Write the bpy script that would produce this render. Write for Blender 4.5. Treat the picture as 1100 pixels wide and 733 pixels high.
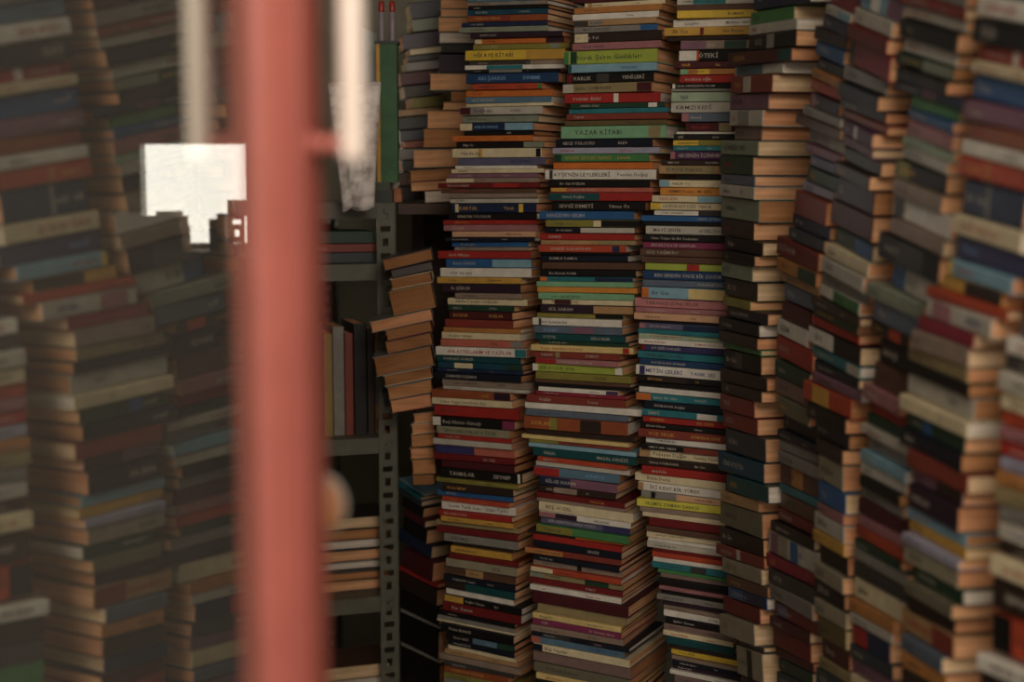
import bpy, math, random
import numpy as np
from mathutils import Vector, Matrix

for o in list(bpy.data.objects):
    bpy.data.objects.remove(o)
scene = bpy.context.scene
COL = scene.collection
RND = random.Random(11)

# ---------------------------------------------------------------- camera
F = 1511.0                       # focal length in pixels of the 1100 x 733 frame
PITCH = math.atan(166.5 / F)     # looking slightly down
EYE = Vector((0.0, 0.0, 1.5))
cam_data = bpy.data.cameras.new('camera')
cam = bpy.data.objects.new('camera', cam_data)
COL.objects.link(cam)
cam.location = EYE
cam.rotation_euler = (math.pi / 2 - PITCH, 0, 0)
cam_data.sensor_width = 36.0
cam_data.lens = 36.0 * F / 1100.0
cam_data.clip_start = 0.02
cam_data.dof.use_dof = True
cam_data.dof.focus_distance = 2.52
cam_data.dof.aperture_fstop = 2.6
scene.camera = cam

# ---------------------------------------------------------------- world, light, exposure
world = bpy.data.worlds.new('overcast_street')
scene.world = world
world.use_nodes = True
bg = world.node_tree.nodes['Background']
bg.inputs['Color'].default_value = (1.0, 0.885, 0.76, 1)
bg.inputs['Strength'].default_value = 1.4

def area(name, loc, aim, sx, sy, power, col):
    d = bpy.data.lights.new(name, 'AREA')
    d.shape = 'RECTANGLE'; d.size = sx; d.size_y = sy; d.energy = power; d.color = col
    o = bpy.data.objects.new(name, d); COL.objects.link(o)
    o.location = loc
    o.rotation_euler = (Vector(aim) - Vector(loc)).to_track_quat('-Z', 'Y').to_euler()
    return o
area('street_daylight', (0.45, -0.62, 2.5), (0.3, 2.2, 1.4), 1.5, 0.8, 34.0, (1.0, 0.885, 0.755))

vs_ = scene.view_settings
vs_.view_transform = 'Standard'
vs_.look = 'None'
vs_.gamma = 1.0
vs_.use_curve_mapping = False
vs_.exposure = 0.32

# ---------------------------------------------------------------- helpers
def ray(px, py):
    u = (px - 550.0) / F
    v = (366.5 - py) / F
    return Vector((u, math.cos(PITCH) + v * math.sin(PITCH), -math.sin(PITCH) + v * math.cos(PITCH)))

def at_depth(px, py, Y):
    r = ray(px, py)
    return EYE + r * (Y / r.y)

def srgb(c):
    out = []
    for x in c:
        x = x / 255.0
        out.append(x / 12.92 if x <= 0.04045 else ((x + 0.055) / 1.055) ** 2.4)
    return out

def lerp_table(tab, y):
    if y <= tab[0][0]: return tab[0][1]
    for (a, b), (c, d) in zip(tab, tab[1:]):
        if y <= c: return b + (d - b) * (y - a) / (c - a)
    return tab[-1][1]

_MATS = {}
def new_mat(name):
    m = bpy.data.materials.new(name); m.use_nodes = True
    nt = m.node_tree
    return m, nt, nt.nodes['Principled BSDF']

def solid(name, rgb, rough=0.5, metal=0.0, noise=0.12, scale=40.0, bump=0.0, spec=0.5, gain=1.0, stretch=(1, 1, 1), coat=0.0):
    """a plain paint, cloth, paper or metal with a little uneven wear"""
    if name in _MATS: return _MATS[name]
    m, nt, b = new_mat(name)
    c = [min(0.95, x * gain) for x in srgb(rgb)]
    tc = nt.nodes.new('ShaderNodeTexCoord')
    mp = nt.nodes.new('ShaderNodeMapping'); mp.inputs['Scale'].default_value = stretch
    nz = nt.nodes.new('ShaderNodeTexNoise'); nz.inputs['Scale'].default_value = scale; nz.inputs['Detail'].default_value = 3
    rp = nt.nodes.new('ShaderNodeValToRGB')
    rp.color_ramp.elements[0].position = 0.3; rp.color_ramp.elements[1].position = 0.7
    rp.color_ramp.elements[0].color = [x * (1 - noise) for x in c] + [1]
    rp.color_ramp.elements[1].color = [min(1, x * (1 + noise)) for x in c] + [1]
    nt.links.new(tc.outputs['Object'], mp.inputs['Vector'])
    nt.links.new(mp.outputs['Vector'], nz.inputs['Vector'])
    nt.links.new(nz.outputs['Fac'], rp.inputs['Fac'])
    nt.links.new(rp.outputs['Color'], b.inputs['Base Color'])
    b.inputs['Roughness'].default_value = rough
    b.inputs['Metallic'].default_value = metal
    b.inputs['Specular IOR Level'].default_value = spec
    b.inputs['Coat Weight'].default_value = coat
    if bump:
        bp = nt.nodes.new('ShaderNodeBump'); bp.inputs['Strength'].default_value = bump; bp.inputs['Distance'].default_value = 0.002
        nt.links.new(nz.outputs['Fac'], bp.inputs['Height'])
        nt.links.new(bp.outputs['Normal'], b.inputs['Normal'])
    _MATS[name] = m
    return m

def mesh_obj(name, verts, faces, mats, parent=None, midx=None, matrix=None, smooth=False):
    me = bpy.data.meshes.new(name)
    me.from_pydata([tuple(v) for v in verts], [], [tuple(f) for f in faces])
    for m in (mats if isinstance(mats, (list, tuple)) else [mats]): me.materials.append(m)
    if midx is not None: me.polygons.foreach_set('material_index', midx)
    if smooth: me.polygons.foreach_set('use_smooth', [True] * len(me.polygons))
    me.update()
    o = bpy.data.objects.new(name, me)
    COL.objects.link(o)
    if matrix is not None: o.matrix_world = matrix
    if parent is not None: o.parent = parent
    return o

def empty(name, matrix, label=None, cat=None, group=None, kind=None):
    o = bpy.data.objects.new(name, None)
    o.empty_display_size = 0.02
    COL.objects.link(o)
    o.matrix_world = matrix
    return tag(o, label, cat, group, kind)

def tag(o, label=None, cat=None, group=None, kind=None):
    if label: o['label'] = label
    if cat: o['category'] = cat
    if group: o['group'] = group
    if kind: o['kind'] = kind
    return o

class MB:
    """collects verts and faces"""
    def __init__(s): s.v = []; s.f = []
    def add(s, v, f):
        n = len(s.v); s.v += [Vector(x) for x in v]; s.f += [[i + n for i in q] for q in f]; return s
    def box(s, x0, x1, y0, y1, z0, z1):
        return s.add([(x0, y0, z0), (x1, y0, z0), (x1, y1, z0), (x0, y1, z0), (x0, y0, z1), (x1, y0, z1), (x1, y1, z1), (x0, y1, z1)],
                     [(0, 3, 2, 1), (4, 5, 6, 7), (0, 1, 5, 4), (1, 2, 6, 5), (2, 3, 7, 6), (3, 0, 4, 7)])
    def lathe(s, prof, seg=20, axis='z', origin=(0, 0, 0), cap=True):
        v = []; f = []
        for (r, h) in prof:
            for k in range(seg):
                a = 2 * math.pi * k / seg
                p = (r * math.cos(a), r * math.sin(a), h)
                if axis == 'x': p = (p[2], p[0], p[1])
                if axis == 'y': p = (p[0], p[2], p[1])
                v.append(Vector(p) + Vector(origin))
        n = len(prof)
        for i in range(n - 1):
            for k in range(seg):
                f.append((i * seg + k, i * seg + (k + 1) % seg, (i + 1) * seg + (k + 1) % seg, (i + 1) * seg + k))
        if cap:
            f.append(tuple(range(seg))[::-1]); f.append(tuple((n - 1) * seg + k for k in range(seg)))
        return s.add(v, f)
    def prism(s, pts, h0, h1):
        n = len(pts)
        v = [(x, y, h0) for x, y in pts] + [(x, y, h1) for x, y in pts]
        f = [tuple(range(n))[::-1], tuple(range(n, 2 * n))] + [(i, (i + 1) % n, n + (i + 1) % n, n + i) for i in range(n)]
        return s.add(v, f)
    def obj(s, name, mat, parent=None, matrix=None, smooth=False):
        return mesh_obj(name, s.v, s.f, mat, parent, None, matrix, smooth)

def frame(o, x, y):
    """matrix with origin o, x and y axes, z = x cross y"""
    x = Vector(x).normalized(); z = x.cross(Vector(y)).normalized(); y = z.cross(x)
    return Matrix(((x.x, y.x, z.x, o[0]), (x.y, y.y, z.y, o[1]), (x.z, y.z, z.z, o[2]), (0, 0, 0, 1)))

# ---------------------------------------------------------------- materials of the setting
M_WALL = solid('aged_plaster', (150, 146, 130), 0.85, noise=0.18, scale=6, bump=0.3)
M_FLOOR = solid('dusty_screed', (96, 86, 74), 0.8, noise=0.25, scale=9, bump=0.3)
M_CEIL = solid('ceiling_plaster', (150, 142, 124), 0.9, noise=0.1, scale=5)
M_WOOD = solid('dark_stained_wood', (70, 48, 32), 0.6, noise=0.35, scale=14, bump=0.2, stretch=(1, 8, 8))
M_STILE = solid('salmon_paint', (166, 90, 80), 0.4, noise=0.05, scale=25, bump=0.06)
M_RACK = solid('grey_green_enamel', (98, 96, 82), 0.5, noise=0.14, scale=30, bump=0.08)
M_CHROME = solid('polished_steel', (235, 230, 222), 0.16, metal=1.0, noise=0.03, scale=20)
M_BRASS = solid('orange_brass', (140, 92, 54), 0.55, metal=0.0, noise=0.12, scale=30)

# ---------------------------------------------------------------- the room
def struct(name, mb, mat, parent=None):
    o = mb.obj(name, mat, parent)
    if parent is None: o['kind'] = 'structure'
    return o
XL, XR, YB, YF, ZC = -1.75, 1.02, 3.95, -0.7, 2.7
struct('floor', MB().box(XL - .1, XR + .1, YF, YB + .1, -0.1, 0), M_FLOOR)
struct('ground', MB().box(-9, 9, -12, YF, -0.16, -.05), solid('wet_paving', (92, 86, 78), .8, noise=.2, scale=5))  # unseen paving outside, added to cut light rising from below
struct('ceiling', MB().box(XL - .1, XR + .1, YF, YB + .1, ZC, ZC + .1), M_CEIL)
fw = MB().box(XL, -.36, -.12, -.02, 0, ZC).box(.92, XR, -.12, -.02, 0, ZC)  # unseen front wall pieces, added to keep street light off the rack
struct('wall_front', fw, M_WALL)
struct('wall_left', MB().box(XL - .1, XL, YF, YB + .1, 0, ZC), M_WALL)
struct('wall_right', MB().box(XR, XR + .1, YF, YB + .1, 0, ZC), M_WALL)
# back wall with a small window opening
wa = at_depth(146, 150, YB); wb = at_depth(272, 266, YB)
WX0, WX1, WZ1, WZ0 = wa.x, wb.x, wa.z, wb.z
bw = MB()
bw.box(XL, WX0, YB, YB + .1, 0, ZC).box(WX1, XR, YB, YB + .1, 0, ZC)
bw.box(WX0, WX1, YB, YB + .1, 0, WZ0).box(WX0, WX1, YB, YB + .1, WZ1, ZC)
struct('wall_back', bw, M_WALL)
win = empty('window_1', Matrix.Translation(((WX0 + WX1) / 2, YB, WZ0)), kind='structure')
wm = win.matrix_world.inverted()
def child(o, parent):
    """parent o but keep it where it is"""
    m = o.matrix_world.copy()
    o.parent = parent
    o.matrix_parent_inverse = parent.matrix_world.inverted()
    return o
M_DAY = bpy.data.materials.new('daylight_pane'); M_DAY.use_nodes = True
b_ = M_DAY.node_tree.nodes['Principled BSDF']
b_.inputs['Base Color'].default_value = (.8, .8, .75, 1)
b_.inputs['Emission Color'].default_value = (1.0, .96, .88, 1)
b_.inputs['Emission Strength'].default_value = 11.0
child(MB().box(WX0, WX1, YB + .05, YB + .06, WZ0, WZ1).obj('pane', M_DAY), win)
fr = MB()
t = .012
fr.box(WX0, WX0 + t, YB - .01, YB + .05, WZ0, WZ1).box(WX1 - t, WX1, YB - .01, YB + .05, WZ0, WZ1)
fr.box(WX0, WX1, YB - .01, YB + .05, WZ0, WZ0 + t).box(WX0, WX1, YB - .01, YB + .05, WZ1 - t, WZ1)
child(fr.obj('window_frame', M_RACK), win)

# ---------------------------------------------------------------- the open glass door beside the camera
ALPHA = math.radians(10.4)
UD = Vector((math.sin(ALPHA), math.cos(ALPHA), 0)); QD = Vector((math.cos(ALPHA), -math.sin(ALPHA), 0))
G0 = at_depth(271, 200, 0.80); G0.z = 0
DOOR = frame(G0, UD, -QD)      # x along the leaf away from the camera, y to the glass's far side (away from aisle), z up
door = empty('door_1', DOOR, kind='structure')
def dpart(name, mb, mat, parent=None, smooth=False):
    o = mb.obj(name, mat, None, DOOR, smooth)
    return child(o, parent or door)
st = MB()
H, W = 0.0215, 0.0660
sec = [(0, 0.003), (0, -.002), (.003, -.007), (.012, -.0165), (.017, -.0195), (.0185, -.0125), (.0225, -.0125), (.024, -H + .001), (.028, -H - .0006), (W - .006, -H), (W - .001, -H + .003), (W, -H + .007), (W, 0.003)]
st.prism([(x, y) for x, y in sec][::-1], 0.02, 2.1)
dpart('door_stile', st, M_STILE)
dpart('hinge_stile', MB().box(-.84, -.76, -.02, .02, 0.02, 2.1), M_STILE)
dpart('top_rail', MB().box(-.76, 0, -.02, .02, 2.02, 2.1), M_STILE)
dpart('bottom_rail', MB().box(-.76, 0, -.02, .02, 0.02, 0.22), M_STILE)
M_GLASS = bpy.data.materials.new('reflective_door_glass'); M_GLASS.use_nodes = True
nt = M_GLASS.node_tree; nt.nodes.clear()
out = nt.nodes.new('ShaderNodeOutputMaterial')
tr = nt.nodes.new('ShaderNodeBsdfTransparent'); tr.inputs['Color'].default_value = (.40, .40, .39, 1)
gl = nt.nodes.new('ShaderNodeBsdfGlossy'); gl.inputs['Roughness'].default_value = 0.012; gl.inputs['Color'].default_value = (.92, .95, .9, 1)
df = nt.nodes.new('ShaderNodeBsdfDiffuse'); df.inputs['Color'].default_value = (.5, .48, .44, 1)
fn = nt.nodes.new('ShaderNodeFresnel'); fn.inputs['IOR'].default_value = 2.2
mx = nt.nodes.new('ShaderNodeMixShader'); mx2 = nt.nodes.new('ShaderNodeMixShader')
dz = nt.nodes.new('ShaderNodeTexNoise'); dz.inputs['Scale'].default_value = 9; dz.inputs['Detail'].default_value = 4
dr_ = nt.nodes.new('ShaderNodeMapRange'); dr_.inputs['To Min'].default_value = 0.045; dr_.inputs['To Max'].default_value = 0.10
tco = nt.nodes.new('ShaderNodeTexCoord')
nt.links.new(tco.outputs['Object'], dz.inputs['Vector'])
nt.links.new(dz.outputs['Fac'], dr_.inputs['Value'])
ge = nt.nodes.new('ShaderNodeNewGeometry'); nb_ = nt.nodes.new('ShaderNodeMath'); nb_.operation = 'SUBTRACT'; nb_.inputs[0].default_value = 1.0
pr = nt.nodes.new('ShaderNodeMath'); pr.operation = 'MULTIPLY'
fm = nt.nodes.new('ShaderNodeMapRange'); fm.inputs['To Min'].default_value = 0.42; fm.inputs['To Max'].default_value = 1.0
nt.links.new(fn.outputs['Fac'], fm.inputs['Value'])
nt.links.new(ge.outputs['Backfacing'], nb_.inputs[1]); nt.links.new(fm.outputs['Result'], pr.inputs[0]); nt.links.new(nb_.outputs[0], pr.inputs[1])
nt.links.new(pr.outputs[0], mx.inputs['Fac'])
nt.links.new(tr.outputs['BSDF'], mx.inputs[1]); nt.links.new(gl.outputs['BSDF'], mx.inputs[2])
nt.links.new(dr_.outputs['Result'], mx2.inputs['Fac'])
nt.links.new(mx.outputs['Shader'], mx2.inputs[1]); nt.links.new(df.outputs['BSDF'], mx2.inputs[2])
nt.links.new(mx2.outputs['Shader'], out.inputs['Surface'])
dpart('glass_pane', MB().box(-.765, .004, 0, .0004, 0.21, 2.03), M_GLASS)
hd = MB()
hz = at_depth(368, 166, .84).z
hx, hy = .040, -.047
hd.lathe([(.0068, hz - .004), (.0079, hz), (.0079, hz + .42), (.0068, hz + .424)], 20, 'z', (hx, hy, 0))
handle = dpart('door_handle', hd, solid('white_enamel', (246, 230, 220), .18, noise=.02, coat=.6), smooth=True)  # pale colour stands for the bright highlight on a salmon bar
for k, z in enumerate((hz + .006, hz + .40)):
    o = MB().lathe([(.006, hy), (.005, -.035), (.005, -H - .003), (.008, -H - .003), (.008, -H + .0005)], 16, 'y', (hx, 0, z)).obj('handle_mount', M_STILE, None, DOOR, True)
    child(o, handle)
kz = (at_depth(352, 505, .87).z + at_depth(352, 578, .87).z) / 2
kb = dpart('lock_knob', MB().lathe([(.017, W - .0005), (.0200, W + .001), (.0200, W + .007), (.012, W + .014), (.002, W + .015)], 24, 'x', (0, -H + .0125, kz)), M_BRASS, smooth=True)
o = MB().lathe([(.0201, W + .005), (.0216, W + .0055), (.0216, W + .007), (.0201, W + .0075)], 24, 'x', (0, -H + .0125, kz)).obj('knob_collar', solid('dull_steel', (150, 146, 138), .5), None, DOOR, True)
child(o, kb)
# ---------------------------------------------------------------- books, stack by stack
# one row per book: height mark, spine start, spine end, colour, lettering colour, then printed bands (from-to:colour) and lettering
ROWS = {}
ROWS['c1'] = """
-20 503 592 dr w
-14 501 590 cr k
-8 503 594 bk w
-2 502 590 st w
2.5 503 589 tp k 0.3-0.9:gr
6.8 502 589 bk w t:ROMAN
11 503 589 nt w
17 503 589 ru y 0.2-0.55:rb
24.5 497 589 nv w
29.5 494 589 sg k
35.3 506 605 dp w
41.5 508 605 or k 0-0.08:cr 0.8-1:dp
47.5 507 610 ol w 0.8-0.9:sg
54 500 606 ye k 0.62-1:mu t:HİKAYE_KİTABI
65.5 502 605 dg w 0.65-1:tp
70.5 501 607 wh - 0.22-0.58:te
75.5 502 602 bk w 0.25-0.6:gr
79 501 600 nb l t:ARI_ŞARKISI t2:DENEME
90 508 582 so k 0.95-1:gn
97 499 592 or r t:ÜÇ_AY
104.5 501 592 st w t:GECE_VE_DENİZ
111.5 500 596 cr -
115 495 583 wg k 0-0.13:mr 0.13-0.3:gr
124 494 577 sg k
132 493 573 nv l 0-0.17:cr 0.62-1:lb
141 498 572 bk w t2:ŞİİR
146 487 572 or r
152.5 489 583 bk w 0.78-1:sg t:Bilge_Su
159.5 486 582 cr k 0.3-0.34:mu 0.94-0.99:bk t:Hande_Su
170 491 585 vs n t2:GECE_BİTMEZ
178 488 575 wh k
181.8 485 585 cr k
186.5 481 578 mv w
191.5 479 580 tp r 0-0.3:cr
196.8 472 581 dr w 0.55-0.8:rd t:BİR_KÖY_ROMANI
202.5 474 575 br r
208 483 578 tp k
213 482 578 wg k
218.5 483 576 nv y 0.8-0.85:ye 0.04-0.08:cr t:KARTAL t2:Yücel
229 481 577 bk w t:KENDİNE_YOLCULUK
236.5 476 577 rd y t:ANLATILAR
241.5 476 576 mp w
248.5 484 575 pc k t2:ESKİ_SOKAK
255 480 575 nk w
259.5 483 566 bl w t:bir_yaz_günü
265.5 488 568 tp k
269.5 470 568 rd w t:Kırk_Hikaye
278 478 570 bl w 0.55-1:lb
287.5 473 570 wh k t:söz_ve_saz
297.5 469 558 mu k
304.5 474 557 dp w
314.5 490 562 tp k
320 480 565 cr k t:BİRİNCİ_BASKI_YAZILARI
327.5 480 551 dk w t:EYLÜL t2:AYDA
334 482 550 mr y t:BOZKIR t2:KUŞLAR
342.5 477 550 rb r t:SELİM_HAN
351.5 476 558 oc k
356.5 473 557 cr k t:Kedinin_Uykusu
364 473 560 sm k 0.85-1:gr t2:Nilay
371.5 470 565 wh r 0.88-1:te t:ANLATTIKLARIM_VE_YAZILAR
381 468 557 dt w t:SONRAKİ_GÜNLER
388.5 470 560 nt k 0.2-0.42:cr 0.8-1:dk t:Taşra
395 468 560 nv w
399 467 561 nk w t:ZAMANIN_DIŞINDA
407 474 571 tp k
414.3 475 571 wg k
417.5 464 548 ru y 0.8-1:dp t2:SAZ
426.5 464 550 cr k t:Özker_Yaşar_Sözü_Deniz_Kızı
434 464 557 rd k
446.5 465 552 bk w 0-0.1:wh 0.86-1:mg t:Beş_Hüzün_Güneşi
457 468 547 kg g t:GENÇLERE_ANILAR_&_İZLER
466 470 549 rd w t:KÖŞE_YAZISI
470.5 465 550 wg -
477 466 550 sm b 0-0.5:in t:EN_UZAK
486.5 464 551 dr w t2:İLK_YAZ
494 473 552 mr -
502 472 558 bk w 0.95-0.98:wh t:TANRILAR t2:ZEYNEP
512.5 468 557 ol k
518 475 551 db y
526 468 550 bl w t:BEYAZ
533 475 547 so y
538 473 552 wh k t:Sevim_Tarık_Sıtkı_-_Çılgın_Türkü
547 472 550 rd w t:BİR_ADIM_ÖTEDE
553.5 475 552 mu k
558 468 556 kh k
564 470 556 dr -
572 478 556 gr k t:GÜLÜMSE
582 486 549 db -
586 484 549 mu k
593.5 484 557 dr -
598.5 480 556 kg k t2:ADA
607 476 553 br k 0.3-0.55:tn
617 477 553 nk w
623.5 477 553 dt g 0-0.3:db
632 477 550 wh -
638.5 476 560 bk w 0-0.25:mu
646 474 558 dr w
656 470 551 bk w
661 469 551 gr -
665 468 553 cr -
668.5 474 552 bk w
679 480 553 bk w 0.4-0.75:st 0.75-1:dk
686.5 482 553 nk w
692.5 480 553 cr -
697 477 555 tn k
701.5 473 560 tp -
709 478 552 dg w
714 477 545 ru y
722 476 552 ol k
728 477 555 gr k
734 476 556 dr w
741 474 554 cr k
749 476 554 nv w
757 475 556 br -
766 475 556 rd -
"""
ROWS['c2'] = """
-24 628 716 nv w
-17 624 714 cr k
-10 618 708 gr w
-4 616 702 mr -
3.3 627 714 cr k 0.04-0.09:tn
8.5 617 712 oc k
15.5 615 708 wh k t2:Yuva
22.5 616 706 tn k 0-0.18:dg 0.2-0.34:gr
29 616 706 gr k 0.8-1:bl t:MAVİ_GÖKYÜZÜ
36 612 711 db w 0.05-0.2:cr
46.5 615 710 mp k
55 606 706 lm g 0-0.05:gn 0.07-0.14:dk t:Büyük_Şairin_Günlükleri
69.5 611 707 lb b 0-0.04:dt t2:Gökyüzü
79 606 702 bk w 0.02-0.08:dr 0.36-0.5:dg t:VARLIK t2:YENİÇERİ
90 604 701 kh k 0-0.12:wg 0.84-1:mr
100.5 606 708 rd w 0.52-0.57:wh t:roman_dizisi
111.3 613 713 dk w 0.83-0.92:wh t:AFRİKA_GÜLÜ
117 610 718 te -
122.5 610 718 rb w t:Taşralı
129.5 607 716 bo k
135.5 603 716 mt k 0.84-0.95:kh t:YAZAR_KİTABI
149.5 596 701 nk w t:GECE_YOLCUSU t2:ALEV
158.5 592 707 lv r t:ANALAR t2:Kızıl_Saat
165.5 595 697 gn y 0-0.08:dk t:KÜÇÜK_ŞEYLER_ÜLKESİ t2:BAHAR
174 593 700 or -
182 586 705 wh k 0.04-0.07:dg t:AYŞE'NİN_LEYLEKLERİ t2:Yeniden_Doğuş
193 588 697 bk w
201.5 590 701 sm w 0-0.16:mu t:TAHİR_BEYİN_GÜNCESİ
206.5 590 700 rd w 0-0.5:dt
216 593 693 bk w t:SEVGİ_DEMETİ t2:Yılmaz_Öz
226.5 579 680 bl w t:DENİZDEN_GELEN
236 586 690 ol k 0.5-0.58:cr 0.58-1:bk
244 585 682 nk w 0.4-1:wg
250.5 579 680 rd w t:KIRMIZI
258 581 682 tn k 0.6-1:kh
263 580 672 so w 0.85-0.93:nv t:GÜNEŞE_AÇILAN_KAPI
271 580 676 bk -
273.5 579 673 nk w t:DAMLA_DAMLA
281.5 580 687 br -
289.5 580 683 bk w t:Biz_Burada_Kaldık
297 580 680 te k 0-0.08:or 0.6-1:nv
302 576 680 mt -
308 577 685 am -
314 578 680 mt g t:yeni_yaprak_şiirler
321.5 580 680 cr k 0.14-0.32:mr t:İKİ_ŞEHİR_ve_BİR_KIŞ
327 580 680 dp w 0.58-1:tn t:GÜL_SABAH
336 576 668 ol y 0.68-1:bk
341 571 668 wh k 0.07-0.1:dg t:biz_üçümüz_bir
349.5 574 668 sl l 0.45-0.68:mv
357.5 574 672 dt w t:YÜZYIL t2:HİKAYELER
365.5 578 674 dk w t:ÜÇ_GÜN_BİR_GECE
369.5 571 680 cy r 0.9-0.96:rd t:Beyaz_Gemi_Nerede_Durur?
376.5 570 665 rb w 0.28-0.33:kh t:SABAH t2:ZÜMRÜT
384 575 665 mp w 0-0.25:rd t:GÜNEYDEN_MEKTUPLAR
390 571 668 lm k 0-0.06:wh 0.92-1:wh t:BİR_KÜÇÜK_GÜN
399 575 678 ol k t2:SAZLIK
407 575 678 br -
410.5 574 681 bk -
415 579 665 wh k 0.85-1:pu t2:Geceyarısı
419.5 575 672 cm w
423 566 672 rb w t:kuşlar t2:Yonca
431.5 563 690 wh -
439 566 675 sl k
445.5 563 674 ru y 0.25-0.33:ol 0.55-0.75:db
460 564 680 db k
466 561 676 cy -
471 568 675 rb k 0-0.3:ol
475 568 684 lb w
480 572 684 dt w t:Gülçin t2:MASAL_DENİZİ
490 577 672 so w t:BİR_BULUT
495 574 676 wg -
500.5 573 664 st l 0-0.3:rd t2:GÜNDÜZ
511 578 662 mv w 0-0.4:nv t:BİLGE_HANIM
521 578 660 db w 0.2-0.5:tp
528 577 672 dr y t2:YOLCULAR
534 577 672 tp -
538 579 680 cr k t:BEŞ_GÜZEL
548 580 678 wh k 0-0.18:mp 0.18-0.42:dp t2:KIRLANGIÇ
554.5 580 676 vs w 0.7-1:in t:BİR_KENTİN_SAKLI_YÜZÜ
562 577 676 gn k 0-0.4:ol t:Yaşamak
569 566 670 db - 0.5-1:or
573.5 572 668 rd -
580 572 667 nk w t2:SESSİZ
587 564 666 rb k 0-0.4:oc
595 574 666 nk w
600.5 572 667 tp k 0.5-0.55:bk
607 571 668 so k 0-0.25:cr
612.5 568 668 kh k 0-0.15:sg 0.6-0.85:dk
620 568 668 dr w t2:TÜRKÜ
627 570 668 wh r t:Elif t2:Rüzgar_Gülü
633.5 573 676 mr -
647 577 672 kh -
657 573 668 cy k t:Beyaz_Ev t2:Nasıl_Bir_Yer
663 572 668 mg w t:AŞK t2:Bir_Zamanlar_Güneş
670 571 670 tp k
677 572 677 nk w 0.2-0.4:dg 0.6-0.75:dp
682 571 671 st b 0-0.1:sm t2:GÖRÜNMEYEN_YOLLAR
690 573 677 cr k 0-0.1:nk t:Baş_Yapıtlar
698 571 678 tm -
711 573 676 ok k
722 576 674 cy r t:gün_batımı
729 576 676 bk w
737 575 677 mr w
747 574 678 st w
758 575 678 cr k
768 575 678 tp -
"""
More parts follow.
